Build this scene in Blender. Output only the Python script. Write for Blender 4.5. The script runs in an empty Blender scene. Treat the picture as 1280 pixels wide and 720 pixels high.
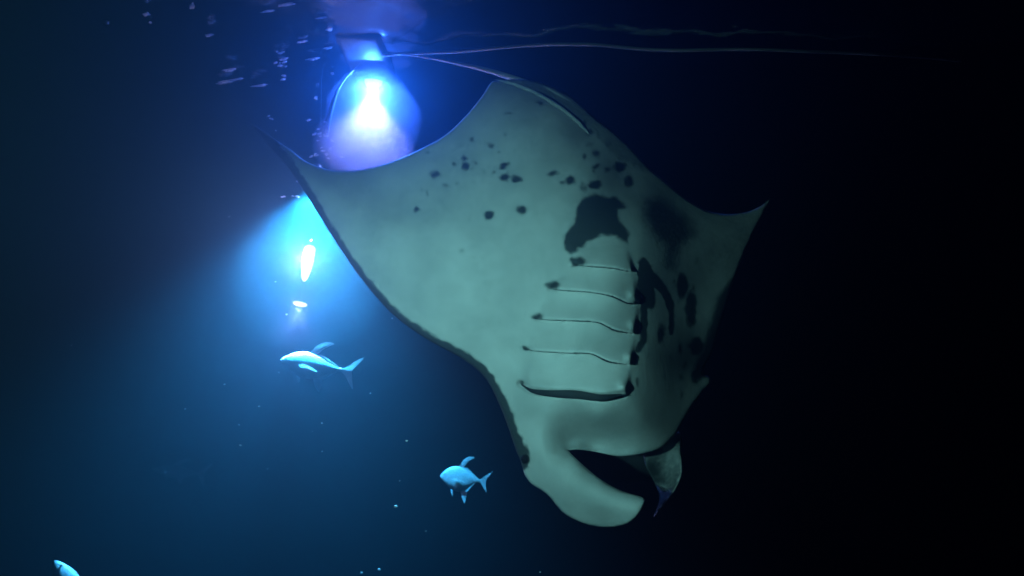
import bpy, bmesh, math, random
import numpy as np
from mathutils import Vector, Matrix, Quaternion, noise
from mathutils.geometry import delaunay_2d_cdt

random.seed(7)
S = bpy.context.scene
COL = S.collection

# ------------------------------------------------------------------ camera
F = 914.0                                   # focal length in photograph pixels (1280 wide)
CAM_Z = -3.0                                # water surface is z = 0
PITCH = math.radians(8.0)
cam_d = bpy.data.cameras.new('camera')
cam = bpy.data.objects.new('camera', cam_d); COL.objects.link(cam)
cam.location = (0, 0, CAM_Z)
cam.rotation_euler = (math.radians(90) + PITCH, 0, 0)
cam_d.sensor_width = 36.0
cam_d.lens = 36.0 * F / 1280.0
cam_d.clip_start = 0.05; cam_d.clip_end = 400
S.camera = cam

# ------------------------------------------------------------------ world: night above the sea
W = bpy.data.worlds.new('World'); S.world = W; W.use_nodes = True
wn = W.node_tree
bg = wn.nodes['Background']
sky = wn.nodes.new('ShaderNodeTexSky'); sky.sky_type = 'NISHITA'; sky.sun_disc = False
sky.sun_elevation = math.radians(2); sky.sun_rotation = math.radians(200)
wn.links.new(sky.outputs[0], bg.inputs['Color'])
bg.inputs['Strength'].default_value = 0.0004

S.view_settings.view_transform = 'Standard'
S.view_settings.look = 'None'
S.view_settings.exposure = 0.0
S.view_settings.gamma = 1.0
S.view_settings.use_curve_mapping = False
cy = S.cycles
cy.use_denoising = True
try: cy.denoiser = 'OPENIMAGEDENOISE'
except Exception: pass
cy.max_bounces = 6; cy.volume_bounces = 0; cy.transmission_bounces = 4; cy.glossy_bounces = 3; cy.diffuse_bounces = 1
cy.caustics_reflective = False; cy.caustics_refractive = False
cy.sample_clamp_indirect = 4.0
cy.use_adaptive_sampling = False

# ------------------------------------------------------------------ helpers
CP, SP = math.cos(PITCH), math.sin(PITCH)
def at(px, py, d):
    """point seen at photograph pixel (px, py), d metres along the view axis"""
    x = (px - 640.0) / F * d; u = -(py - 360.0) / F * d
    return Vector((x, CP * d - SP * u, CAM_Z + SP * d + CP * u))
def at_np(px, py, d):
    x = (px - 640.0) / F * d; u = -(py - 360.0) / F * d
    return np.stack([x, CP * d - SP * u, CAM_Z + SP * d + CP * u], axis=1)
def at_height(px, py, z):
    """point on the pixel's ray at world height z"""
    p = at(px, py, 1.0) - Vector((0, 0, CAM_Z))
    return Vector((0, 0, CAM_Z)) + p * ((z - CAM_Z) / p.z)

def link(name, me, mat=None, parent=None):
    o = bpy.data.objects.new(name, me); COL.objects.link(o)
    if mat is not None and me is not None: me.materials.append(mat)
    if parent is not None: o.parent = parent
    return o
def empty(name, loc):
    o = bpy.data.objects.new(name, None); COL.objects.link(o); o.location = loc
    o.empty_display_size = 0.1
    return o
def tag(o, label, cat, group=None):
    o['label'] = label; o['category'] = cat
    if group: o['group'] = group
    return o
def mesh_obj(name, verts, faces, mat, parent=None, smooth=True, world=True):
    """verts are world coordinates; stored relative to the parent's location"""
    off = parent_loc(parent)
    me = bpy.data.meshes.new(name)
    me.from_pydata([tuple(Vector(v) - off) for v in verts], [], faces)
    me.update()
    if smooth:
        me.polygons.foreach_set('use_smooth', [True] * len(me.polygons))
    return link(name, me, mat, parent)
def parent_loc(p):
    v = Vector((0, 0, 0))
    while p is not None:
        v = v + p.location; p = p.parent
    return v

def catmull(pts, step=2.0):
    P = [Vector(p) for p in pts]
    if len(P) == 2:
        n = max(1, int((P[1] - P[0]).length / step))
        return [P[0].lerp(P[1], i / n) for i in range(n + 1)]
    Q = [P[0] * 2 - P[1]] + P + [P[-1] * 2 - P[-2]]
    out = []
    for i in range(1, len(Q) - 2):
        a, b, c, d = Q[i - 1], Q[i], Q[i + 1], Q[i + 2]
        n = max(1, int(round((c - b).length / step)))
        for k in range(n):
            t = k / n
            out.append(0.5 * ((2 * b) + (c - a) * t + (2 * a - 5 * b + 4 * c - d) * t * t + (3 * b - a - 3 * c + d) * t ** 3))
    out.append(P[-1].copy())
    return out

def tube(path, radii, n=10):
    """tapered tube; returns verts, faces"""
    V, Fc = [], []
    up = Vector((0.13, 0.2, 1)).normalized()
    L = len(path)
    for i, p in enumerate(path):
        t = (path[min(i + 1, L - 1)] - path[max(i - 1, 0)]).normalized()
        a = t.cross(up)
        if a.length < 1e-4: a = t.cross(Vector((1, 0, 0)))
        a.normalize(); b = t.cross(a).normalized()
        r = radii[i] if hasattr(radii, '__len__') else radii
        for k in range(n):
            ang = 2 * math.pi * k / n
            V.append(p + a * (r * math.cos(ang)) + b * (r * math.sin(ang)))
    for i in range(L - 1):
        for k in range(n):
            Fc.append((i * n + k, i * n + (k + 1) % n, (i + 1) * n + (k + 1) % n, (i + 1) * n + k))
    Fc.append(tuple(range(n - 1, -1, -1))); Fc.append(tuple(range((L - 1) * n, L * n)))
    return V, Fc

def lathe(profile, axis_pt, axis, n=28):
    """profile: list of (r, h) along axis"""
    q = Vector((0, 0, 1)).rotation_difference(Vector(axis).normalized())
    V, Fc = [], []
    for r, h in profile:
        for k in range(n):
            a = 2 * math.pi * k / n
            V.append(Vector(axis_pt) + q @ Vector((r * math.cos(a), r * math.sin(a), h)))
    for i in range(len(profile) - 1):
        for k in range(n):
            Fc.append((i * n + k, i * n + (k + 1) % n, (i + 1) * n + (k + 1) % n, (i + 1) * n + k))
    Fc.append(tuple(range(n - 1, -1, -1))); Fc.append(tuple(range((len(profile) - 1) * n, len(profile) * n)))
    return V, Fc

# ------------------------------------------------------------------ materials
def mat_new(name):
    m = bpy.data.materials.new(name); m.use_nodes = True
    return m, m.node_tree, m.node_tree.nodes['Principled BSDF']
def plain(name, col, rough=0.5, metal=0.0, spec=0.4, nscale=20.0, var=0.25, bump=0.1):
    m, t, b = mat_new(name)
    tc = t.nodes.new('ShaderNodeTexCoord')
    nz = t.nodes.new('ShaderNodeTexNoise'); nz.inputs['Scale'].default_value = nscale; nz.inputs['Detail'].default_value = 4
    t.links.new(tc.outputs['Object'], nz.inputs['Vector'])
    rp = t.nodes.new('ShaderNodeValToRGB')
    rp.color_ramp.elements[0].position = 0.3; rp.color_ramp.elements[1].position = 0.7
    rp.color_ramp.elements[0].color = tuple(c * (1 - var) for c in col) + (1,)
    rp.color_ramp.elements[1].color = tuple(min(1, c * (1 + var)) for c in col) + (1,)
    t.links.new(nz.outputs['Fac'], rp.inputs['Fac'])
    t.links.new(rp.outputs['Color'], b.inputs['Base Color'])
    b.inputs['Roughness'].default_value = rough
    b.inputs['Metallic'].default_value = metal
    b.inputs['Specular IOR Level'].default_value = spec
    if bump:
        bp = t.nodes.new('ShaderNodeBump'); bp.inputs['Strength'].default_value = bump; bp.inputs['Distance'].default_value = 0.01
        t.links.new(nz.outputs['Fac'], bp.inputs['Height']); t.links.new(bp.outputs['Normal'], b.inputs['Normal'])
    return m
def glow(name, col, strength):
    m = bpy.data.materials.new(name); m.use_nodes = True
    t = m.node_tree; t.nodes.remove(t.nodes['Principled BSDF'])
    e = t.nodes.new('ShaderNodeEmission'); e.inputs['Color'].default_value = (*col, 1); e.inputs['Strength'].default_value = strength
    t.links.new(e.outputs[0], t.nodes['Material Output'].inputs['Surface'])
    return m

BLUE = (0.28, 0.34, 1.0)
CYAN = (0.03, 0.46, 0.95)
TEAL = (0.28, 0.77, 0.74)
M_float = plain('float_plastic', (0.10, 0.12, 0.14), 0.5)
M_house = plain('lamp_housing', (0.04, 0.04, 0.045), 0.35, 0.6)
M_dish = plain('white_reflector', (0.8, 0.8, 0.8), 0.4, nscale=30, var=.05)
M_rope = plain('rope_fibre', (0.68, 0.72, 0.68), 0.8, nscale=90)
M_hose = plain('hose_rubber', (0.75, 0.78, 0.8), 0.35)
M_sand = plain('sea_sand', (0.22, 0.2, 0.16), 0.9, nscale=1.5)
M_lensU = glow('lamp_lens_blue_white', (0.75, 0.8, 1.0), 5)
M_lensL = glow('lamp_lens_cyan_white', (0.7, 0.9, 1.0), 40)
M_tube = glow('lamp_tube_white', (0.85, 0.85, 1.0), 12)
M_bub = plain('bubble_skin', (0.85, 0.9, 0.95), 0.15, 0.1, 0.6, var=0.02, bump=0)
M_speck = plain('plankton_speck', (0.8, 0.8, 0.75), 0.6)

def add_translucent(m, col, f):
    t = m.node_tree
    tl_ = t.nodes.new('ShaderNodeBsdfTranslucent'); tl_.inputs['Color'].default_value = (*col, 1)
    ms = t.nodes.new('ShaderNodeMixShader'); ms.inputs[0].default_value = f
    t.links.new(t.nodes['Principled BSDF'].outputs[0], ms.inputs[1]); t.links.new(tl_.outputs[0], ms.inputs[2])
    t.links.new(ms.outputs[0], t.nodes['Material Output'].inputs['Surface'])
add_translucent(M_bub, (0.9, 0.95, 1.0), 0.6)
# manta skin: pigment and painted shade come from the 'mark' attribute (0 belly white .. 1 dark pigment), broken up with noise
M_skin, t, b = mat_new('manta_skin')
at_n = t.nodes.new('ShaderNodeAttribute'); at_n.attribute_name = 'mark'
tc = t.nodes.new('ShaderNodeTexCoord')
nz = t.nodes.new('ShaderNodeTexNoise'); nz.inputs['Scale'].default_value = 38; nz.inputs['Detail'].default_value = 5
t.links.new(tc.outputs['Object'], nz.inputs['Vector'])
ad = t.nodes.new('ShaderNodeMath'); ad.operation = 'MULTIPLY_ADD'; ad.inputs[1].default_value = 0.50; 
t.links.new(nz.outputs['Fac'], ad.inputs[0]); t.links.new(at_n.outputs['Fac'], ad.inputs[2])
mr = t.nodes.new('ShaderNodeMapRange'); mr.interpolation_type = 'SMOOTHSTEP'
mr.inputs['From Min'].default_value = 0.46; mr.inputs['From Max'].default_value = 1.08
t.links.new(ad.outputs[0], mr.inputs['Value'])
nz2 = t.nodes.new('ShaderNodeTexNoise'); nz2.inputs['Scale'].default_value = 3.2; nz2.inputs['Detail'].default_value = 6; nz2.inputs['Roughness'].default_value = 0.6
t.links.new(tc.outputs['Object'], nz2.inputs['Vector'])
rp = t.nodes.new('ShaderNodeValToRGB')
rp.color_ramp.elements[0].position = 0.32; rp.color_ramp.elements[0].color = (0.54, 0.57, 0.56, 1)
rp.color_ramp.elements[1].position = 0.68; rp.color_ramp.elements[1].color = (0.78, 0.80, 0.78, 1)
t.links.new(nz2.outputs['Fac'], rp.inputs['Fac'])
mx = t.nodes.new('ShaderNodeMix'); mx.data_type = 'RGBA'
t.links.new(mr.outputs[0], mx.inputs['Factor']); t.links.new(rp.outputs['Color'], mx.inputs[6])
mx.inputs[7].default_value = (0.065, 0.08, 0.082, 1)
t.links.new(mx.outputs[2], b.inputs['Base Color'])
b.inputs['Roughness'].default_value = 0.55; b.inputs['Specular IOR Level'].default_value = 0.25
nz3 = t.nodes.new('ShaderNodeTexNoise'); nz3.inputs['Scale'].default_value = 30; nz3.inputs['Detail'].default_value = 6
t.links.new(tc.outputs['Object'], nz3.inputs['Vector'])
bp = t.nodes.new('ShaderNodeBump'); bp.inputs['Strength'].default_value = 0.18; bp.inputs['Distance'].default_value = 0.010
t.links.new(nz3.outputs['Fac'], bp.inputs['Height']); t.links.new(bp.outputs['Normal'], b.inputs['Normal'])
M_dark = plain('manta_dark_flesh', (0.02, 0.025, 0.03), 0.7, nscale=30)
M_eye = plain('eye_dark', (0.01, 0.01, 0.012), 0.1, spec=0.6, bump=0)

# fish skin: silvery blue, scales as fine bump
M_fish, t, b = mat_new('fish_skin')
tc = t.nodes.new('ShaderNodeTexCoord')
sx = t.nodes.new('ShaderNodeSeparateXYZ'); t.links.new(tc.outputs['Object'], sx.inputs[0])
vo = t.nodes.new('ShaderNodeTexVoronoi'); vo.inputs['Scale'].default_value = 55; t.links.new(tc.outputs['Object'], vo.inputs['Vector'])
nf = t.nodes.new('ShaderNodeTexNoise'); nf.inputs['Scale'].default_value = 9; t.links.new(tc.outputs['Object'], nf.inputs['Vector'])
rp = t.nodes.new('ShaderNodeValToRGB')
rp.color_ramp.elements[0].position = 0.3; rp.color_ramp.elements[0].color = (0.30, 0.38, 0.40, 1)
rp.color_ramp.elements[1].position = 0.7; rp.color_ramp.elements[1].color = (0.55, 0.64, 0.65, 1)
t.links.new(nf.outputs['Fac'], rp.inputs['Fac']); t.links.new(rp.outputs['Color'], b.inputs['Base Color'])
b.inputs['Roughness'].default_value = 0.45; b.inputs['Metallic'].default_value = 0.1
bp = t.nodes.new('ShaderNodeBump'); bp.inputs['Strength'].default_value = 0.12; bp.inputs['Distance'].default_value = 0.004
t.links.new(vo.outputs['Distance'], bp.inputs['Height']); t.links.new(bp.outputs['Normal'], b.inputs['Normal'])
M_fin = plain('fish_fin', (0.6, 0.68, 0.7), 0.45, 0.0, nscale=40)
t = M_fin.node_tree
tl_ = t.nodes.new('ShaderNodeBsdfTranslucent'); tl_.inputs['Color'].default_value = (0.75, 0.8, 0.82, 1)
ms = t.nodes.new('ShaderNodeMixShader'); ms.inputs[0].default_value = 0.5
t.links.new(t.nodes['Principled BSDF'].outputs[0], ms.inputs[1]); t.links.new(tl_.outputs[0], ms.inputs[2])
t.links.new(ms.outputs[0], t.nodes['Material Output'].inputs['Surface'])

# water surface seen from below
M_surf = bpy.data.materials.new('sea_surface'); M_surf.use_nodes = True
t = M_surf.node_tree; t.nodes.remove(t.nodes['Principled BSDF'])
g = t.nodes.new('ShaderNodeBsdfGlass'); g.inputs['IOR'].default_value = 1.33; g.inputs['Roughness'].default_value = 0.12
tc = t.nodes.new('ShaderNodeTexCoord')
nz = t.nodes.new('ShaderNodeTexNoise'); nz.inputs['Scale'].default_value = 5.0; nz.inputs['Detail'].default_value = 3
t.links.new(tc.outputs['Object'], nz.inputs['Vector'])
bp = t.nodes.new('ShaderNodeBump'); bp.inputs['Strength'].default_value = 0.5; bp.inputs['Distance'].default_value = 0.03
t.links.new(nz.outputs['Fac'], bp.inputs['Height']); t.links.new(bp.outputs['Normal'], g.inputs['Normal'])
t.links.new(g.outputs[0], t.nodes['Material Output'].inputs['Surface'])

# the sea water itself
M_vol = bpy.data.materials.new('sea_water'); M_vol.use_nodes = True
t = M_vol.node_tree; t.nodes.remove(t.nodes['Principled BSDF'])
v = t.nodes.new('ShaderNodeVolumePrincipled')
v.inputs['Color'].default_value = (0.025, 0.066, 0.09, 1)
v.inputs['Density'].default_value = 0.32
v.inputs['Anisotropy'].default_value = 0.8
t.links.new(v.outputs[0], t.nodes['Material Output'].inputs['Volume'])

# ------------------------------------------------------------------ setting
def axis_steps(lo, hi, a, b_, fine, coarse):
    xs = list(np.arange(lo, a, coarse)) + list(np.arange(a, b_, fine)) + list(np.arange(b_, hi + 0.01, coarse))
    return xs
xs = axis_steps(-48, 48, -7, 8, 0.08, 4.0)
ys = axis_steps(-20, 60, 3.0, 13, 0.08, 4.0)
V = []
for y in ys:
    for x in xs:
        z = 0.05 * noise.noise(Vector((x * 0.55, y * 0.8, 0.3))) + 0.028 * noise.noise(Vector((x * 1.7, y * 2.3, 4.3))) + 0.014 * noise.noise(Vector((x * 4.5, y * 5.5, 9.3)))
        V.append((x, y, z))
nx = len(xs)
Fc = [(j * nx + i, j * nx + i + 1, (j + 1) * nx + i + 1, (j + 1) * nx + i) for j in range(len(ys) - 1) for i in range(nx - 1)]
o = mesh_obj('water_surface', V, Fc, M_surf); o['kind'] = 'structure'
V = []; n = 40
for j in range(n + 1):
    for i in range(n + 1):
        x = -48 + 96 * i / n; y = -20 + 80 * j / n
        V.append((x, y, -9 + 0.3 * noise.noise(Vector((x * 0.2, y * 0.2, 1)))))
Fc = [(j * (n + 1) + i, j * (n + 1) + i + 1, (j + 1) * (n + 1) + i + 1, (j + 1) * (n + 1) + i) for j in range(n) for i in range(n)]
o = mesh_obj('sea_bed', V, Fc, M_sand); o['kind'] = 'structure'
c = [(-50, -22, -10.5), (50, -22, -10.5), (50, 62, -10.5), (-50, 62, -10.5), (-50, -22, 0.9), (50, -22, 0.9), (50, 62, 0.9), (-50, 62, 0.9)]
o = mesh_obj('haze', c, [(0, 3, 2, 1), (4, 5, 6, 7), (0, 1, 5, 4), (1, 2, 6, 5), (2, 3, 7, 6), (3, 0, 4, 7)], M_vol, smooth=False)
o['kind'] = 'stuff'

# ------------------------------------------------------------------ manta ray
def tps(ctrl, reg=1e-4):
    """thin-plate spline through (x, y, value) control points"""
    C = np.array(ctrl, float); X = C[:, :2] / 100.0; n = len(C)
    def U(r2): return np.where(r2 > 1e-12, r2 * np.log(np.maximum(r2, 1e-12)), 0.0)
    D = ((X[:, None] - X[None]) ** 2).sum(2)
    A = np.zeros((n + 3, n + 3)); A[:n, :n] = U(D) + reg * np.eye(n)
    A[:n, n] = 1; A[:n, n + 1:] = X; A[n, :n] = 1; A[n + 1:, :n] = X.T
    w = np.linalg.solve(A, np.concatenate([C[:, 2], np.zeros(3)]))
    def f(px, py):
        Q = np.stack([px, py], 1) / 100.0
        out = np.zeros(len(Q))
        for s in range(0, len(Q), 4000):
            q = Q[s:s + 4000]
            out[s:s + 4000] = U(((q[:, None] - X[None]) ** 2).sum(2)) @ w[:n] + w[n] + q @ w[n + 1:]
        return out
    return f
def seg_dist(P, A, B):
    """min distance of points P (n,2) to segments A-B (m,2)"""
    out = np.full(len(P), 1e9)
    AB = B - A; L2 = np.maximum((AB ** 2).sum(1), 1e-9)
    for s in range(0, len(P), 2000):
        p = P[s:s + 2000]
        t = np.clip(((p[:, None] - A[None]) * AB[None]).sum(2) / L2, 0, 1)
        d = p[:, None] - (A[None] + t[..., None] * AB[None])
        out[s:s + 2000] = np.sqrt((d ** 2).sum(2).min(1))
    return out
def inside(P, poly):
    r = np.zeros(len(P), bool); j = len(poly) - 1
    for i in range(len(poly)):
        xi, yi = poly[i]; xj, yj = poly[j]
        c = ((yi > P[:, 1]) != (yj > P[:, 1]))
        xint = (xj - xi) * (P[:, 1] - yi) / ((yj - yi) if abs(yj - yi) > 1e-9 else 1e-9) + xi
        r ^= c & (P[:, 0] < xint); j = i
    return r
def sdist(P, poly):
    poly = np.array(poly, float)
    d = seg_dist(P, poly, np.roll(poly, -1, 0))
    return np.where(inside(P, poly), d, -d)

def slab(outline, step, extra=None):
    """triangulate an outline (closed list of 2D points) with interior points; returns pts, tris, n_boundary"""
    B = np.array([(p[0], p[1]) for p in outline], float)
    lo, hi = B.min(0), B.max(0)
    pts = []
    j = 0; y = lo[1]
    while y < hi[1]:
        x = lo[0] + (0.5 * step if j % 2 else 0)
        while x < hi[0]: pts.append((x, y)); x += step
        y += step * 0.866; j += 1
    P = np.array(pts)
    if extra is not None: P = np.concatenate([P, extra])
    P = P[inside(P, B)]
    P = P[seg_dist(P, B, np.roll(B, -1, 0)) > 0.45 * min(step, 2.0)]
    allp = [Vector(p) for p in B] + [Vector(p) for p in P]
    n = len(B)
    edges = [(i, (i + 1) % n) for i in range(n)]
    vv, ee, ff, ov, oe, of = delaunay_2d_cdt(allp, edges, [], 1, 1e-6)
    Q = np.array([(p.x, p.y) for p in vv])
    tris = np.array([f for f in ff if len(f) == 3])
    return Q, tris, B

def solid(Q, tris, B, front, back):
    """closed mesh from a front and a back depth per point; boundary points are shared"""
    bd = seg_dist(Q, B, np.roll(B, -1, 0)) < 1e-3
    n = len(Q)
    mid = 0.5 * (front + back)
    fr = np.where(bd, mid, front)
    Vf = at_np(Q[:, 0], Q[:, 1], fr)
    idx = np.full(n, -1); inn = np.where(~bd)[0]
    idx[bd] = np.where(bd)[0]; idx[inn] = n + np.arange(len(inn))
    Vb = at_np(Q[inn, 0], Q[inn, 1], back[inn])
    a = Vf[tris]
    nrm = np.cross(a[:, 1] - a[:, 0], a[:, 2] - a[:, 0])
    view = a.mean(1) - np.array([0, 0, CAM_Z])
    flip = (nrm * view).sum(1) > 0
    T = tris.copy(); T[flip] = T[flip][:, ::-1]
    Tb = idx[T][:, ::-1]
    keep = np.array([len(set(f)) == 3 for f in Tb]) & ~np.all(bd[T], axis=1)
    return np.concatenate([Vf, Vb]), np.concatenate([T, Tb[keep]]), inn

lead = [(311, 152), (325, 169), (345, 192), (357, 205), (371, 225), (388, 252), (405, 279), (430, 318), (456, 354), (492, 394), (532, 423), (580, 450),
        (607, 473), (623, 503), (635, 533), (644, 560), (651, 577)]
fin_l = [(651, 577), (654, 588), (658, 597), (666, 606), (684, 618), (704, 641), (724, 652), (742, 657.5), (760, 659), (776, 657), (788, 652), (799, 641), (805, 630)]
fin_in = [(805, 630), (804, 622), (776, 613), (752, 600), (732, 584), (718, 571), (710, 563)]
jaw = [(710, 563), (724, 562), (740, 564), (755, 567), (772, 570), (790, 569), (812, 565), (828, 559), (840, 548), (848, 539)]
rside = [(848, 539), (854, 526), (862, 514), (871, 500), (880, 488), (888, 480)]
rlead = [(888, 480), (888, 472), (880, 467), (881, 458), (889, 443), (897, 418), (905, 390), (916, 355), (929, 319), (943, 288), (955, 264), (962, 249)]
rtrail = [(962, 249), (950, 258), (931, 265.5), (908, 267.5), (888, 264.5), (871, 257), (850, 243), (829, 225), (809, 208), (790, 187), (769, 167), (744, 148), (727, 132), (708, 117), (685, 106), (662, 100), (640, 99), (615, 102)]
ltrail = [(615, 102), (610, 108), (601, 122), (581, 146), (556, 169), (524, 187), (484, 204), (449, 212.5), (418, 213), (397, 208), (380, 200), (366, 189), (344, 174), (327, 162), (311, 152)]
outline = []
for sg in (lead, fin_l, fin_in, jaw, rside, rlead, rtrail, ltrail):
    outline += catmull(sg, 2.4)[:-1]

depth_ctrl = [
    (311, 152, 5.15), (345, 185, 5.0), (371, 218, 4.88), (420, 213, 4.95), (484, 204, 4.98), (540, 180, 5.05), (615, 102, 5.45), (690, 110, 5.55), (744, 148, 5.45),
    (800, 197, 5.55), (850, 243, 5.75), (888, 264, 5.78), (931, 266, 5.95), (962, 249, 6.1),
    (430, 318, 4.66), (492, 394, 4.52), (580, 450, 4.44), (623, 503, 4.40), (651, 577, 4.36),
    (666, 606, 4.30), (704, 641, 4.18), (760, 659, 4.05), (805, 628, 3.92), (752, 600, 4.02), (720, 573, 4.18), (700, 600, 4.12), (740, 630, 4.0), (680, 570, 4.25),
    (712, 556, 4.36), (740, 560, 4.42), (772, 570, 4.40), (812, 565, 4.46), (848, 539, 4.72), (888, 478, 5.1), (885, 450, 5.25), (905, 390, 5.35), (929, 319, 5.7), (945, 285, 5.92),
    (640, 520, 4.36), (690, 520, 4.26), (750, 520, 4.22), (800, 520, 4.34), (840, 510, 4.62),
    (650, 440, 4.36), (700, 440, 4.28), (750, 440, 4.26), (800, 440, 4.36), (850, 440, 4.84), (875, 440, 5.15),
    (560, 380, 4.50), (640, 370, 4.44), (720, 370, 4.36), (790, 370, 4.45), (840, 360, 4.9), (880, 350, 5.32),
    (450, 290, 4.68), (540, 290, 4.66), (620, 290, 4.58), (700, 280, 4.56), (760, 280, 4.62), (810, 280, 4.88), (850, 290, 5.2), (890, 300, 5.48),
    (420, 250, 4.82), (480, 240, 4.87), (560, 220, 4.86), (640, 200, 4.88), (700, 200, 4.92), (745, 205, 5.02), (780, 220, 5.25),
    (640, 140, 5.18), (700, 150, 5.2), (735, 165, 5.32), (920, 290, 5.75)]
D0 = tps(depth_ctrl, 2e-3)

gill = [  # the visible row of gill slits, in photograph pixels
    [(716, 331), (740, 333), (765, 335), (786, 339)],
    [(686, 361), (705, 363), (735, 365), (765, 370), (786, 379), (795, 377)],
    [(668, 398), (690, 400), (720, 401), (748, 403), (768, 412), (790, 417)],
    [(655, 436), (672, 439), (705, 441), (738, 442), (760, 451), (784, 456)],
    [(651, 480), (665, 488), (690, 491), (720, 492), (750, 496), (778, 493)]]
gillP = [catmull(g_, 2.0) for g_ in gill]
rng = np.random.default_rng(3)
gx, gy = np.meshgrid(np.arange(645, 800, 1.5), np.arange(325, 505, 1.3))
extra = np.stack([gx.ravel(), gy.ravel()], 1) + rng.uniform(-.15, .15, (gx.size, 2))
Q, tris, B = slab(outline, 2.6, extra)
d = seg_dist(Q, B, np.roll(B, -1, 0))
ramp = 1 - np.exp(-d / 60.0)
edge = np.sqrt(np.clip(1 - (1 - np.clip(d / 7.0, 0, 1)) ** 2, 0, 1))
base = D0(Q[:, 0], Q[:, 1])
tf = (0.022 * edge + 0.10 * ramp) * (1 - 0.55 * np.clip((Q[:, 1] - 555) / 35, 0, 1))
tb = 0.022 * edge + 0.16 * ramp
# gill covers: each overlaps the next like a shingle and ends in a groove
relief = np.zeros(len(Q))
yl = []
for g_ in gillP:
    ga = np.array([(p[0], p[1]) for p in g_])
    yl.append(np.interp(Q[:, 0], ga[:, 0], ga[:, 1]))
top0 = yl[0] - 34
span_l = np.interp(Q[:, 1], [300, 331, 361, 398, 436, 480, 500], [712, 716, 690, 674, 662, 655, 655])
span_r = np.interp(Q[:, 1], [300, 335, 378, 417, 456, 494, 500], [780, 790, 797, 793, 789, 782, 780])
sm = lambda x: np.clip(x, 0, 1) ** 2 * (3 - 2 * np.clip(x, 0, 1))
win = sm((Q[:, 0] - span_l + 6) / 14) * sm((span_r + 5 - Q[:, 0]) / 8)
prev = top0
for k in range(5):
    s = (Q[:, 1] - prev) / np.maximum(yl[k] - prev, 1)
    m_ = (s >= 0) & (s < 1)
    relief += np.where(m_, 0.072 * s ** 1.5 * win, 0)
    prev = yl[k]
for k in range(5):
    ga = np.array([(p[0], p[1]) for p in gillP[k]])
    dg = seg_dist(Q, ga[:-1], ga[1:])
    relief -= (0.012 if k < 4 else 0.04) * np.exp(-(dg / (2.0 if k < 4 else 4.0)) ** 2)
# ridges of the covers' inner ends and the sunken throat
for (x, y, r, h) in [(791, 368, 6, .03), (791, 405, 6, .03), (787, 445, 6, .03), (780, 483, 6, .03), (735, 550, 30, -.03)]:
    relief += h * np.exp(-(((Q[:, 0] - x) ** 2 + (Q[:, 1] - y) ** 2) / r ** 2))
# soft muscle folds running from the belly into the wing
relief += 0.010 * np.sin((Q[:, 0] * 0.55 + Q[:, 1] * 0.83) / 34.0) * sm(d / 40) * sm((700 - Q[:, 0]) / 90)
front = base - tf - relief
back = base + tb
VV, FF, inn = solid(Q, tris, B, front, back)

# pigment, and shade painted over the far wing
def z4(l): return [(600 + x / 3.556, 220 + y / 3.556) for x, y in l]
def z5(l): return [(600 + x / 3.556, 380 + y / 3.556) for x, y in l]
mark = 0.22 * (1 - win * sm((Q[:, 1] - 325) / 20) * sm((500 - Q[:, 1]) / 8))
Q_true = Q.copy()
wx = np.array([noise.noise(Vector((x * .11, y * .11, 3.1))) + .5 * noise.noise(Vector((x * .25, y * .25, 7.1))) for x, y in Q])
wy = np.array([noise.noise(Vector((x * .11, y * .11, 23.1))) + .5 * noise.noise(Vector((x * .25, y * .25, 27.1))) for x, y in Q])
Q = Q + np.stack([wx, wy], 1) * 2.6
def put(sd, soft, a=1.0):
    global mark
    mark = np.maximum(mark, a * np.clip(0.5 + sd / (2 * soft), 0, 1))
ell = [(675, 128, 6, 2.5, .8), (635, 142, 6, 2.5, .8), (609, 149, 4, 2, .5), (603, 157, 5, 2.5, .35), (590, 174, 6, 4, .6), (575, 181, 9, 4, .5), (614, 182, 5, 4, .8),
       (581, 198, 4, 3, .8), (567, 207, 3.5, 4.5, .7), (582, 208, 4.5, 6, .9), (595, 205, 3.5, 4, .7), (630, 208, 6, 4.5, .9), (616, 216, 3.5, 4, .7), (631, 222, 7, 5, .95), (646, 224, 7, 5, 1),
       (691, 217, 7, 4, .95), (713, 225, 7, 5, 1), (703, 228, 5, 2.5, .8), (611, 269, 7, 6, 1), (652, 262, 7, 5, 1), (729, 234, 6, 6, .6), (744, 231, 10, 6, .95),
       (731, 154, 4, 6, .8), (737, 165, 5, 5, .8), (737, 181, 7, 5, .5), (745, 192, 5, 6, .8), (745, 208, 5, 4, .9), (758, 212, 4, 5, .8), (775, 209, 9, 7, .9), (786, 227, 7, 9, .8),
       (544, 218, 8, 5, .8), (557, 231, 5, 4.5, .6), (527, 238, 3.5, 7, .45), (521, 262, 5, 4, .95), (474, 230, 6, 3, .35), (483, 273, 4, 3.5, .4), (503, 247, 6, 5, .35),
       (722, 327, 12, 6, .95), (690, 357, 10, 5.5, .95), (671, 395, 7, 4, .9), (657, 435, 5, 3.5, .9), (652, 479, 4, 3, .9),
       (826, 417, 5, 13, .95), (850, 435, 4, 8, .8), (856, 456, 4, 9, .6), (853, 357, 8, 18, .95), (864, 386, 8, 24, .95), (871, 433, 9, 13, .95), (871, 470, 8, 10, .95), (797, 478, 3, 7, .7),
       (836, 325, 9, 16, .6), (655, 571, 8, 17, .8)]
rs = random.Random(11)
for _ in range(34): ell.append((rs.gauss(605, 45), rs.gauss(205, 32), rs.uniform(2.2, 4), rs.uniform(2, 3.4), rs.uniform(.35, .7)))
for _ in range(22): ell.append((rs.gauss(765, 18), rs.gauss(195, 26), rs.uniform(2.2, 5), rs.uniform(2.5, 5), rs.uniform(.4, .75)))
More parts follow.
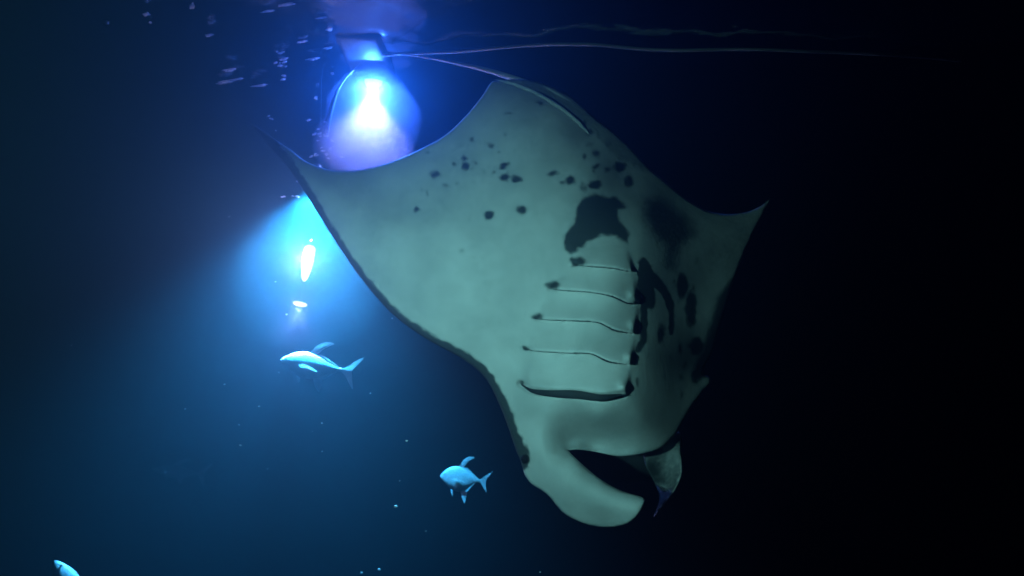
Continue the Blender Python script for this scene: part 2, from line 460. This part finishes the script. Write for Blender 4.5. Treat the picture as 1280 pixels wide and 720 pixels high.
for _ in range(14): ell.append((rs.gauss(845, 16), rs.gauss(410, 40), rs.uniform(2, 3.5), rs.uniform(4, 9), rs.uniform(.4, .8)))
for x, y, rx, ry, a in ell:
    r = np.sqrt(((Q[:, 0] - x) / rx) ** 2 + ((Q[:, 1] - y) / ry) ** 2)
    put((1 - r) * min(rx, ry), min(3.2, 0.8 * min(rx, ry)), a * .95)
patch = z4([(465, 90), (520, 78), (560, 90), (610, 92), (655, 135), (640, 150), (615, 150), (620, 190), (650, 230), (672, 265), (655, 305), (630, 290), (590, 265), (540, 265), (480, 295), (440, 330), (410, 350), (375, 335), (365, 300), (375, 260), (410, 215), (425, 180), (430, 130), (440, 115)])
put(sdist(Q, patch), 4.5, 0.9)
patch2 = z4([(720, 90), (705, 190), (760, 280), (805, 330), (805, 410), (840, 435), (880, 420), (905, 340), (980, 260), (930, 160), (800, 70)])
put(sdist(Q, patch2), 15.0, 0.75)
put(sdist(Q, [(850, 225), (985, 225), (985, 330), (900, 520), (872, 440), (862, 330)]), 26.0, 0.36)  # broad grey painting the far wing's shade into the skin
st1 = z4([(700, 385), (735, 358), (770, 420), (830, 490), (860, 560), (866, 640), (860, 705), (842, 712), (836, 680), (838, 600), (805, 525), (775, 490), (782, 560), (768, 602), (748, 585), (745, 650), (746, 700), (740, 735), (705, 790), (695, 785), (712, 700), (712, 600), (715, 530), (698, 500)])
put(sdist(Q, st1), 2.2, 1.0)
put(sdist(Q, [(630, 92), (685, 98), (735, 128), (775, 165), (830, 222), (800, 215), (765, 195), (742, 172), (715, 146), (690, 128), (655, 110)]), 5.0, 0.5)
Q = Q_true
# dark back colour wrapping round the leading edge of the near wing and over the far wing's edge
la = np.array([(p[0], p[1]) for p in catmull(lead, 3)])
dl = seg_dist(Q, la[:-1], la[1:])
wdt = np.interp(Q[:, 0], [311, 360, 430, 540, 620, 655], [16, 10, 8, 9, 10, 11])
put(wdt * (1 + .25 * np.clip(wx, -1, 1)) - dl, 3.5, 1.0)
ta = np.array([(p[0], p[1]) for p in catmull(rlead, 3)])
put(14 - seg_dist(Q, ta[:-1], ta[1:]) - np.clip((370 - Q[:, 1]) * .4, 0, 40), 7.0, 0.9)
mark *= 1 - 0.9 * np.exp(-(((Q[:, 0] - 883) ** 2 + (Q[:, 1] - 478) ** 2) / 60.0))
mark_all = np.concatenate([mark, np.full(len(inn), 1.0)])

C0 = at(740, 360, 4.4)
manta = empty('manta_ray', C0)
tag(manta, 'giant manta ray diving head down, its pale spotted belly turned to the camera', 'manta ray')
me = bpy.data.meshes.new('body')
me.from_pydata([tuple(p) for p in (VV - np.array(C0))], [], [tuple(int(i) for i in f) for f in FF]); me.update()
me.polygons.foreach_set('use_smooth', [True] * len(me.polygons))
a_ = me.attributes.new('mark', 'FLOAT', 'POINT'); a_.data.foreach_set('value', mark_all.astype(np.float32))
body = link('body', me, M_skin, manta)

# far cephalic fin: a thin curled paddle beyond the mouth
finr = []
for sg in ([(838, 545), (850, 541), (852, 565), (852.5, 590), (847, 606), (838, 621), (817, 646)], [(817, 646), (824, 622), (816, 600), (806, 580), (802, 552)], [(802, 552), (815, 548), (838, 545)]):
    finr += catmull(sg, 2.4)[:-1]
Qr, Tr, Br = slab(finr, 2.6)
dr = seg_dist(Qr, Br, np.roll(Br, -1, 0))
Dr = tps([(838, 548, 4.72), (851, 545, 4.85), (852, 590, 4.72), (840, 620, 4.6), (817, 645, 4.45), (824, 620, 4.66), (805, 585, 4.75), (800, 574, 4.8), (826, 590, 4.82)])(Qr[:, 0], Qr[:, 1])
tr_ = 0.012 * np.sqrt(np.clip(1 - (1 - np.clip(dr / 5, 0, 1)) ** 2, 0, 1))
VVr, FFr, innr = solid(Qr, Tr, Br, Dr - tr_ - 0.0, Dr + tr_)
mk = np.full(len(Qr), 0.62)
for x, y, rx, ry, v_ in [(842, 556, 12, 18, 0.15), (832, 580, 12, 12, 0.5), (828, 614, 8, 9, 0.35), (812, 590, 14, 18, .9)]:
    w_ = np.exp(-(((Qr[:, 0] - x) / rx) ** 2 + ((Qr[:, 1] - y) / ry) ** 2))
    mk = mk * (1 - w_) + v_ * w_
w_ = sm((Qr[:, 1] - 608) / 14); mk = mk * (1 - w_) + 1.0 * w_  # tip darkened in the colour where the lamp would light it
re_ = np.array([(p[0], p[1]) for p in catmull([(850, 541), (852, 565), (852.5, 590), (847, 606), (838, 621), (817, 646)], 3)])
mk = np.where(seg_dist(Qr, re_[:-1], re_[1:]) < 1.8, 0.1, mk)  # bright rim line painted into the colour along the outer edge
o = mesh_obj('cephalic_fin', VVr, [tuple(int(i) for i in f) for f in FFr], M_skin, manta)
a_ = o.data.attributes.new('mark', 'FLOAT', 'POINT'); a_.data.foreach_set('value', np.concatenate([mk, np.full(len(innr), .9)]).astype(np.float32))
o['label'] = 'far horn-like fin, dark with pale blotches'

# roof of the mouth and forehead behind the jaw
mo = []
for sg in ([(702, 556), (740, 556), (790, 560), (842, 545)], [(842, 545), (834, 580), (816, 600), (780, 606), (745, 592), (716, 568), (702, 556)]):
    mo += catmull(sg, 3.0)[:-1]
Qm, Tm, Bm = slab(mo, 5)
dm = seg_dist(Qm, Bm, np.roll(Bm, -1, 0))
Dm = 4.95 - 0.0 * dm + 0.0
VVm, FFm, _ = solid(Qm, Tm, Bm, Dm - 0.05 * (1 - np.exp(-dm / 10)) + 0 * dm, Dm + 0.20 * (1 - np.exp(-dm / 10)))
o = mesh_obj('mouth', VVm, [tuple(int(i) for i in f) for f in FFm], M_dark, manta); o['label'] = 'dark open mouth below the jaw'

# eye on the side of the head
ep = at(657, 574, 4.30)
V, Fc = lathe([(0.002, -0.028), (0.016, -0.024), (0.026, -0.010), (0.028, 0.0), (0.024, 0.014), (0.014, 0.024), (0.002, 0.028)], ep, (-1, -0.6, 0), 16)
mesh_obj('eye', V, Fc, M_eye, manta)

# gill slits: the dark flesh showing in each groove
def front_at(px, py):
    i = ((Q[:, 0] - px) ** 2 + (Q[:, 1] - py) ** 2)
    k = np.argsort(i)[:4]
    return float(front[k].mean())
for gi, g_ in enumerate(gillP):
    n = len(g_); V = []; Fc = []
    for i, p in enumerate(g_):
        s = i / (n - 1)
        if gi == 4: hw = 0.4 + 5.2 * math.sin(math.pi * s) ** 0.7 * (0.75 + 0.35 * s)
        else: hw = (0.5 + 0.4 * s + 1.2 * math.exp(-(s - .80) ** 2 / .02) * (gi > 0)) * (0.15 + 0.85 * min(1, 8 * (1 - s)))
        fd = front_at(p[0], p[1]) if gi < 4 else front_at(p[0], p[1] - 7) - 0.002
        for (dy, off) in ((-hw, 0.010), (0, 0.0), (hw, 0.010)):
            V.append(at(p[0], p[1] + dy + (0.25 * hw if gi == 4 else 0), fd - (0.010 if gi < 4 else 0.004) + off))
    for i in range(n - 1):
        for k in range(2):
            a = 3 * i + k
            Fc.append((a, a + 1, a + 4, a + 3))
    mesh_obj('gill_slit', V, Fc, M_dark, manta)

# tail: a long whip that rises to the surface
def wpt(px, py, dd): return at(px, py, dd)
tp = [wpt(738, 158, 5.44), wpt(716, 136, 5.44), wpt(690, 117, 5.50), wpt(655, 103, 5.62), wpt(620, 91, 5.78), wpt(585, 82, 5.95), wpt(545, 74, 6.15), wpt(505, 68, 6.33), wpt(488, 66, 6.42)]
path = catmull(tp, 0.02)
rad = [max(0.006, 0.034 * (1 - i / len(path)) ** 1.3 + 0.005) for i in range(len(path))]
V, Fc = tube(path, rad, 10)
o = mesh_obj('tail', V, Fc, M_skin, manta)
a_ = o.data.attributes.new('mark', 'FLOAT', 'POINT'); a_.data.foreach_set('value', np.full(len(V), 0.28, np.float32))
# pelvic fins at the tail root
for (pts_, dd) in (([(618, 99), (645, 103), (672, 114), (702, 132), (726, 152), (737, 170), (722, 156), (700, 138), (670, 120), (642, 108)], 5.22),
                   ):
    ol = catmull(pts_ + [pts_[0]], 2.5)[:-1]
    Qp, Tp, Bp = slab(ol, 3.0)
    dp = seg_dist(Qp, Bp, np.roll(Bp, -1, 0))
    tt = 0.012 * np.sqrt(np.clip(1 - (1 - np.clip(dp / 5, 0, 1)) ** 2, 0, 1))
    Dp = dd + 0.0006 * (Qp[:, 0] - 680)
    VVp, FFp, ip = solid(Qp, Tp, Bp, Dp - tt, Dp + tt)
    o = mesh_obj('pelvic_fin', VVp, [tuple(int(i) for i in f) for f in FFp], M_skin, manta)
    a_ = o.data.attributes.new('mark', 'FLOAT', 'POINT'); a_.data.foreach_set('value', np.full(len(VVp), 0.42, np.float32))

# ------------------------------------------------------------------ lamps
def spot(name, loc, target, power, col, size_deg, blend, radius, parent):
    l = bpy.data.lights.new(name, 'SPOT'); l.energy = power; l.color = col
    l.spot_size = math.radians(size_deg); l.spot_blend = blend; l.shadow_soft_size = radius
    o = bpy.data.objects.new(name, l); COL.objects.link(o)
    o.rotation_euler = (Vector(target) - Vector(loc)).to_track_quat('-Z', 'Y').to_euler()
    o.location = Vector(loc) - parent_loc(parent); o.parent = parent
    return o
def point(name, loc, power, col, radius, parent):
    l = bpy.data.lights.new(name, 'POINT'); l.energy = power; l.color = col; l.shadow_soft_size = radius
    o = bpy.data.objects.new(name, l); COL.objects.link(o)
    o.location = Vector(loc) - parent_loc(parent); o.parent = parent
    return o

# upper lamp: a raft at the surface with a lamp head under it
lp = at_height(467, 97, -0.07)
raft = empty('lamp_raft', (lp.x, lp.y, 0.0))
tag(raft, 'blazing blue-white lamp hanging under an added dark raft at the water surface', 'lamp')
def rbox(cx, cy, cz, sx_, sy_, sz_, bev=0.02):
    bm = bmesh.new(); bmesh.ops.create_cube(bm, size=1)
    bmesh.ops.scale(bm, vec=(sx_, sy_, sz_), verts=bm.verts)
    bmesh.ops.bevel(bm, geom=bm.edges[:], offset=bev, segments=2, affect='EDGES', profile=0.6)
    bmesh.ops.translate(bm, vec=(cx, cy, cz), verts=bm.verts)
    vs = [v_.co.copy() for v_ in bm.verts]; fs = [tuple(v_.index for v_ in f.verts) for f in bm.faces]
    bm.free(); return vs, fs
V, Fc = rbox(lp.x, lp.y - 0.26, 0.01, 0.40, 1.02, 0.15, 0.06); mesh_obj('raft_blocker_board', V, Fc, M_float, raft)  # board added and drawn out to block the lamp's mirror image
V, Fc = lathe([(0.015, 0.15), (0.02, 0.10), (0.03, 0.045), (0.08, 0.035), (0.12, 0.012), (0.145, -0.03), (0.15, -0.075), (0.145, -0.075), (0.138, -0.03), (0.115, 0.004), (0.075, 0.026), (0.02, 0.03)], lp, (0, 0, 1), 40)
mesh_obj('lamp_hood', V, Fc, M_eye, raft)  # hood added to keep the lens out of the surface reflection
V, Fc = lathe([(0.010, 0.028), (0.05, 0.02), (0.075, -0.005), (0.084, -0.04), (0.076, -0.07), (0.052, -0.09), (0.025, -0.10), (0.003, -0.103)], lp, (0, 0, 1)); mesh_obj('lamp_lens', V, Fc, M_lensU, raft)
spot('lamp_beam', lp + Vector((0, 0, -0.15)), lp + Vector((-0.02, -0.1, -1)), 4000, BLUE, 90, 0.8, 0.0, raft)
point('lamp_glow', lp + Vector((0, 0, -0.13)), 1900, (0.035, 0.17, 1.0), 0.0, raft)

# lower lamp: hangs on a cord behind the near wing
lq = at(397, 226, 6.9)
hang = empty('hanging_lamp', (lq.x, lq.y, 0.0))
tag(hang, 'lamp hung on a cord behind the wing, throwing a wide cyan cone downward', 'lamp')
V, Fc = tube([Vector((lq.x, lq.y, 0.0)), Vector((lq.x + .01, lq.y, -0.5)), lq + Vector((0, 0, 0.16))], 0.004, 8); mesh_obj('cord', V, Fc, M_house, hang)
V, Fc = lathe([(0.015, 0.17), (0.04, 0.16), (0.05, 0.12), (0.06, 0.03), (0.075, 0.0), (0.068, -0.004)], lq, (0, 0, 1)); mesh_obj('lamp_housing', V, Fc, M_house, hang)
V, Fc = lathe([(0.066, -0.004), (0.055, -0.014), (0.003, -0.02)], lq, (0, 0, 1)); mesh_obj('lamp_lens', V, Fc, M_lensL, hang)
spot('lamp_beam', lq + Vector((0, 0, -0.04)), lq + Vector((-0.08, -0.05, -1)), 92000, CYAN, 108, 0.95, 0.05, hang)

# tube torch lower down: a lit tube body and a lens facing down
tq = at(385, 324, 6.9); tl = at(375, 380, 6.8)
torch = empty('tube_torch', tq)
tag(torch, 'short white tube torch glowing in mid water below the hanging lamp', 'torch')
tax = (tq - tl).normalized()
V, Fc = lathe([(0.012, 0.20), (0.034, 0.19), (0.042, 0.14), (0.042, 0.13)], tq, tax); mesh_obj('cap', V, Fc, M_eye, torch)
V, Fc = lathe([(0.036, 0.128), (0.052, 0.11), (0.056, -0.03), (0.044, -0.12), (0.024, -0.20), (0.004, -0.22)], tq, tax); mesh_obj('glowing_tube', V, Fc, M_tube, torch)
V, Fc = lathe([(0.002, 0.30), (0.002, 0.022), (0.03, 0.018), (0.064, 0.008), (0.06, 0.004)], tl, tax); mesh_obj('lamp_housing', V, Fc, M_eye, torch)
lax = Vector((0.12, 0.22, 1)).normalized()
V, Fc = lathe([(0.066, 0.004), (0.060, -0.008), (0.003, -0.016)], tl, lax); mesh_obj('lamp_lens', V, Fc, M_tube, torch)
spot('torch_beam', tl - lax * 0.04, tl - lax, 2600, (0.35, 0.42, 1.0), 120, 1.0, 0.04, torch)
point('torch_glow', tq + Vector((-0.01, -0.10, -0.02)), 900, (0.5, 0.48, 1.0), 0.03, torch)
point('lens_glow', tl + Vector((0.0, -0.06, -0.05)), 140, (0.5, 0.4, 1.0), 0.02, torch)

# unseen dive lamp added behind and left of the camera to light the belly
bl = Vector((-3.0, -2.3, -2.7))
dive = empty('dive_lamp', bl)
tag(dive, 'added dive video lamp out of frame behind the camera, aimed at the manta belly', 'lamp')
aim = at(690, 360, 4.6)
ax = (bl - aim).normalized()
V, Fc = lathe([(0.09, -0.002), (0.085, 0.02), (0.06, 0.05), (0.05, 0.16), (0.02, 0.17)], bl, ax); mesh_obj('lamp_housing', V, Fc, M_house, dive)
V, Fc = lathe([(0.003, -0.014), (0.06, -0.010), (0.086, -0.003)], bl, ax); mesh_obj('lamp_lens', V, Fc, glow('lamp_lens_teal', (0.6, 1, 0.9), 20), dive)
spot('lamp_beam', bl - ax * 0.03, aim, 45000, TEAL, 34, 1.0, 0.12, dive)

# ------------------------------------------------------------------ rope and hose at the surface
rp_ = []
for (x, y) in [(478, 69), (505, 67), (540, 66), (580, 64), (620, 60), (660, 57), (700, 55.5), (745, 56), (775, 59), (810, 62), (850, 63), (900, 62), (950, 62), (1000, 64), (1050, 66), (1100, 68), (1150, 71), (1200, 76)]:
    rp_.append(at_height(x, y, -0.07 + 0.012 * math.sin(x * 0.05)))
path = catmull(rp_, 0.03)
V, Fc = tube(path, 0.014, 8)
o = mesh_obj('floating_rope', V, Fc, M_rope); tag(o, 'long thin rope floating just under the water surface', 'rope')
hp = [(446, 84, 6.7), (436, 93, 6.68), (426, 105, 6.66), (419, 121, 6.65), (414, 138, 6.64), (411, 153, 6.63), (408, 171, 6.63)]
path = catmull([at(*p) for p in hp], 0.02)
V, Fc = tube(path, [0.006 + 0.014 * min(1, i / len(path) * 1.6) for i in range(len(path))], 8)
o = mesh_obj('hose', V, Fc, M_hose); tag(o, 'thin curved pale hose drooping beside the bright surface lamp', 'hose')

# ------------------------------------------------------------------ fish
def smoothstep_interp(x, xp, fp):
    return float(np.interp(x, xp, fp))
def make_fish(name, snout, peduncle, depth, label, deep=1.0, yaw=0.0, group='silver fish swimming below the lamps', up_sign=1, fins=True):
    a = at(*snout, depth); bq = at(*peduncle, depth)
    ctr = (a + bq) / 2
    L = (a - bq).length
    X = (a - bq).normalized()
    viewd = (ctr - Vector((0, 0, CAM_Z))).normalized()
    Yv = viewd - X * viewd.dot(X); Yv.normalize()
    Z = X.cross(Yv).normalized()
    if Z.z < 0: Z = -Z
    if yaw:
        R = Quaternion(Z, yaw); X = R @ X; Yv = R @ Yv
    root = empty(name, ctr); tag(root, label, 'fish', group)
    def P(x, y, z): return ctr + X * (x * L) + Yv * (y * L) + Z * (z * L)
    # profiles along the body, t = 0 snout .. 1 tail root
    tt = [0, .03, .08, .16, .26, .38, .50, .62, .74, .85, .93, 1.0]
    up = [.0, .035, .075, .125, .165, .185, .175, .145, .105, .06, .032, .022]
    dn = [.0, .03, .06, .105, .15, .19, .205, .185, .13, .065, .03, .022]
    wd = [.0, .022, .045, .07, .088, .095, .09, .075, .052, .03, .018, .012]
    V, Fc = [], []; n = 16; N = 34
    for i in range(N + 1):
        s = i / N; s = 0.004 + 0.996 * s
        u_ = smoothstep_interp(s, tt, up) * deep; d_ = smoothstep_interp(s, tt, dn) * deep; w_ = smoothstep_interp(s, tt, wd)
        bend = 0.03 * math.sin(s * 3.0)
        for k in range(n):
            an = 2 * math.pi * k / n
            cz = math.sin(an); cyy = math.cos(an)
            z = (u_ if cz > 0 else d_) * cz
            V.append(P(0.5 - s, w_ * (abs(cyy) ** 0.85) * (1 if cyy > 0 else -1) + bend, z))
    for i in range(N):
        for k in range(n): Fc.append((i * n + k, i * n + (k + 1) % n, (i + 1) * n + (k + 1) % n, (i + 1) * n + k))
    Fc.append(tuple(range(n - 1, -1, -1))); Fc.append(tuple(range(N * n, (N + 1) * n)))
    mesh_obj('body', V, Fc, M_fish, root)
    def fin(nm, pts, y0=0.0, lean=0.0, th=0.006):
        """thin tapered blade from an (x, z) outline"""
        pts = [(p[0], p[1]) for p in catmull([Vector((p[0], p[1], 0)) for p in pts + [pts[0]]], 0.02)[:-1]]
        m = len(pts); zc = sum(p[1] for p in pts) / m; xc = sum(p[0] for p in pts) / m
        V = []
        for (x, z) in pts: V.append(P(x, y0 + lean * (z - pts[0][1]), z))
        V.append(P(xc, y0 + lean * (zc - pts[0][1]) + th, zc)); V.append(P(xc, y0 + lean * (zc - pts[0][1]) - th, zc))
        Fc = []
        for i in range(m):
            j = (i + 1) % m
            Fc.append((i, j, m)); Fc.append((j, i, m + 1))
        return mesh_obj(nm, V, Fc, M_fin, root, smooth=False)
    if fins:
        fin('dorsal_fin', [(0.07, .165 * deep), (-.02, .26 * deep + .03), (-.14, .31 * deep + .05), (-.28, .30 * deep + .06), (-.16, .255 * deep + .02), (-.08, .19 * deep), (-.03, .15 * deep)])
        fin('dorsal_ridge', [(-.04, .16 * deep), (-.14, .165 * deep), (-.30, .10 * deep), (-.42, .045 * deep), (-.42, .02), (-.28, .07 * deep), (-.12, .12 * deep)], th=0.008)
        fin('anal_fin', [(-.05, -.18 * deep), (-.12, -.30 * deep), (-.20, -.36 * deep), (-.17, -.24 * deep), (-.30, -.12 * deep), (-.40, -.05), (-.24, -.10 * deep)])
        fin('pelvic_fin', [(.20, -.17 * deep), (.16, -.25 * deep), (.13, -.28 * deep), (.13, -.20 * deep)], y0=-.03)
        fin('pectoral_fin', [(.18, -.03), (.08, .0), (-.06, -.05), (-.14, -.09), (-.02, -.085), (.12, -.07)], y0=-.095, lean=.25)
    fin('tail_fin', [(-.46, .018), (-.54, .06), (-.66, .17), (-.79, .25), (-.70, .13), (-.615, .02), (-.60, -.02), (-.65, -.12), (-.70, -.26), (-.60, -.15), (-.53, -.06), (-.46, -.018)], th=0.010)
    for sgn in (-1,):
        c_ = P(.40, sgn * .052, .018 * deep + .02)
        V, Fc = lathe([(0.001, -.012 * L), (.012 * L, -.008 * L), (.017 * L, 0), (.012 * L, .008 * L), (.001, .012 * L)], c_, Yv * sgn, 12)
        mesh_obj('eye', V, Fc, M_eye, root)
    return root
make_fish('jack_fish', (350, 450), (429, 463), 6.6, 'larger silver fish with bright back and forked tail, below the torch', deep=1.08)
make_fish('jack_fish', (550, 595), (600, 601), 7.1, 'smaller dim fish with humped back, beside the manta head', deep=1.6)
make_fish('jack_fish', (68, 700), (112, 790), 5.2, 'pale blue fish with only its snout rising into view', deep=0.9)
make_fish('jack_fish', (292, 800), (293, 742), 6.2, 'fish heading down with only its faint tail tip in view', deep=0.8)
make_fish('jack_fish', (190, 586), (247, 592), 10.5, 'faint dark blue fish far off in the murky water', deep=0.7)

# ------------------------------------------------------------------ bubbles and specks
def bub(px, py, dd, r, k):
    bm = bmesh.new(); bmesh.ops.create_icosphere(bm, subdivisions=2, radius=r)
    for v_ in bm.verts:
        v_.co.z *= 0.6; v_.co.x *= 1.5; v_.co += v_.normal * r * 0.25 * noise.noise(v_.co * (1.2 / r) + Vector((k, 0, 0)))
    me = bpy.data.meshes.new('air_bubble'); bm.to_mesh(me); bm.free()
    me.polygons.foreach_set('use_smooth', [True] * len(me.polygons))
    o = link('air_bubble', me, M_bub); o.location = at(px, py, dd); o.rotation_euler = (0, random.uniform(-.5, .3), 0)
    tag(o, 'small silvery air bubble rising beside the surface lamp', 'bubble', 'air bubbles beside the surface lamp')
k = 0
for (cx, cy_, sx_, sy_, n) in [(352, 75, 9, 14, 9), (412, 45, 7, 10, 5), (398, 160, 6, 16, 9), (400, 192, 14, 6, 12), (336, 148, 4, 4, 2), (365, 238, 5, 10, 4)]:
    for _ in range(n):
        bub(random.gauss(cx, sx_), random.gauss(cy_, sy_), random.uniform(6.3, 6.7), random.uniform(0.007, 0.017), k); k += 1
def speck(px, py, dd, r, lab):
    bm = bmesh.new(); bmesh.ops.create_icosphere(bm, subdivisions=1, radius=r)
    for v_ in bm.verts:
        v_.co.x *= 1.5; v_.co += v_.normal * r * 0.5 * noise.noise(v_.co * (1.5 / r) + Vector((px, 0, 0)))
    me = bpy.data.meshes.new('plankton'); bm.to_mesh(me); bm.free()
    o = link('plankton', me, M_speck); o.location = at(px, py, dd)
    tag(o, lab, 'plankton', 'drifting specks')
for (x, y, dd, r) in [(495, 633, 4.5, 0.010), (474, 712, 4.5, 0.008), (452, 716, 4.8, 0.007), (133, 28, 5.5, 0.016), (188, 28, 6, 0.01)]:
    speck(x, y, dd, r, 'tiny pale speck of plankton adrift in dark open water')

M_glint = plain('glint', (0.8, 0.85, 0.88), 0.6, nscale=60, var=.2)  # pale wisps added to stand in for lit ripples on the surface
add_translucent(M_glint, (0.85, 0.9, 0.95), 0.5)
for (px, py, w_, h_, k) in [(357, 6, 34, 5, 1), (335, 14, 22, 3, 2), (412, 36, 12, 8, 3), (410, 60, 16, 3, 4), (352, 66, 12, 4, 5), (355, 74, 15, 4, 6), (350, 82, 10, 3, 7), (354, 99, 9, 4, 8),
                            (378, 52, 16, 4, 9), (262, 44, 14, 5, 12), (240, 8, 8, 12, 13), (415, 92, 6, 5, 14), (395, 122, 7, 8, 15)] + [(random.gauss(320, 55), random.uniform(4, 110), random.uniform(14, 40), random.uniform(2.5, 6), 20 + i_) for i_ in range(7)]:
    c_ = at_height(px, py, -0.05)
    ex = at_height(px + w_ / 2, py - 0.15 * w_ * .5, -0.05) - c_; ey = at_height(px, py + h_ / 2, -0.05) - c_
    V = []; n = 22
    for ring, zz in ((1.0, 0.0), (0.55, 0.006), (0.55, -0.006)):
        for q in range(n):
            a = 2 * math.pi * q / n
            rr = ring * (0.75 + 0.55 * noise.noise(Vector((math.cos(a) * 1.7, math.sin(a) * 1.7, k * 3.3))))
            V.append(c_ + ex * (rr * math.cos(a)) + ey * (rr * math.sin(a)) + Vector((0, 0, zz)))
    Fc = []
    for q in range(n):
        q2 = (q + 1) % n
        Fc += [(q, q2, n + q2, n + q), (q2, q, 2 * n + q, 2 * n + q2)]
    Fc.append(tuple(range(n, 2 * n))); Fc.append(tuple(range(3 * n - 1, 2 * n - 1, -1)))
    o = mesh_obj('glint_wisp', V, Fc, M_glint)
    tag(o, 'added thin wisp for a pale foam under the surface near the bright lamp', 'glint', 'foam wisps at the surface')

for _ in range(26):
    speck(random.gauss(360, 130), random.gauss(470, 130), random.uniform(3.5, 6.5), random.uniform(0.0025, 0.005), 'tiny pale speck of plankton adrift in dark open water')

# denser scattering volumes added round the lamps to widen and soften their glow
def halo_volume(name, rings, depth, density, col, g_, label):
    m = bpy.data.materials.new(name); m.use_nodes = True
    t = m.node_tree; t.nodes.remove(t.nodes['Principled BSDF'])
    v = t.nodes.new('ShaderNodeVolumePrincipled'); v.inputs['Color'].default_value = (*col, 1)
    v.inputs['Density'].default_value = density; v.inputs['Anisotropy'].default_value = g_
    t.links.new(v.outputs[0], t.nodes['Material Output'].inputs['Volume'])
    R = catmull([Vector((y, x, w)) for (y, x, w) in rings], 6.0)
    V, n = [], 32
    for p in R:
        c_ = at(p[1], p[0], depth); rad = max(p[2], 0.5) / F * depth
        for k in range(n):
            a = 2 * math.pi * k / n
            q = rad * (1 + 0.22 * noise.noise(Vector((math.cos(a) * 1.3, math.sin(a) * 1.3, p[0] * .03))))
            V.append(c_ + Vector((q * math.cos(a), q * math.sin(a), 0)))
    L = len(R)
    Fc = [(i * n + k, i * n + (k + 1) % n, (i + 1) * n + (k + 1) % n, (i + 1) * n + k) for i in range(L - 1) for k in range(n)]
    Fc.append(tuple(range(n - 1, -1, -1))); Fc.append(tuple(range((L - 1) * n, L * n)))
    Fc = [f[::-1] for f in Fc]
    o = mesh_obj(name, V, Fc, m); o['kind'] = 'stuff'; o['label'] = label
    return o
ld = CP * lp.y + SP * (lp.z - CAM_Z)
halo_volume('lamp_halo', [(90, 466, 3), (96, 466, 30), (110, 466, 44), (135, 464, 55), (165, 461, 64), (190, 459, 66), (210, 459, 52), (222, 459, 30), (228, 459, 3)], ld, 0.8, (0.72, 0.66, 0.9), 0.5, 'added milky scattering volume for the violet glow under the surface lamp')
halo_volume('lamp_halo', [(246, 402, 3), (258, 400, 36), (285, 396, 70), (320, 390, 92), (360, 384, 96), (400, 382, 80), (430, 380, 50), (444, 378, 3)], 6.9, 0.012, (0.92, 0.78, 0.9), 0.5, 'added milky scattering volume for the glow around the tube torch')
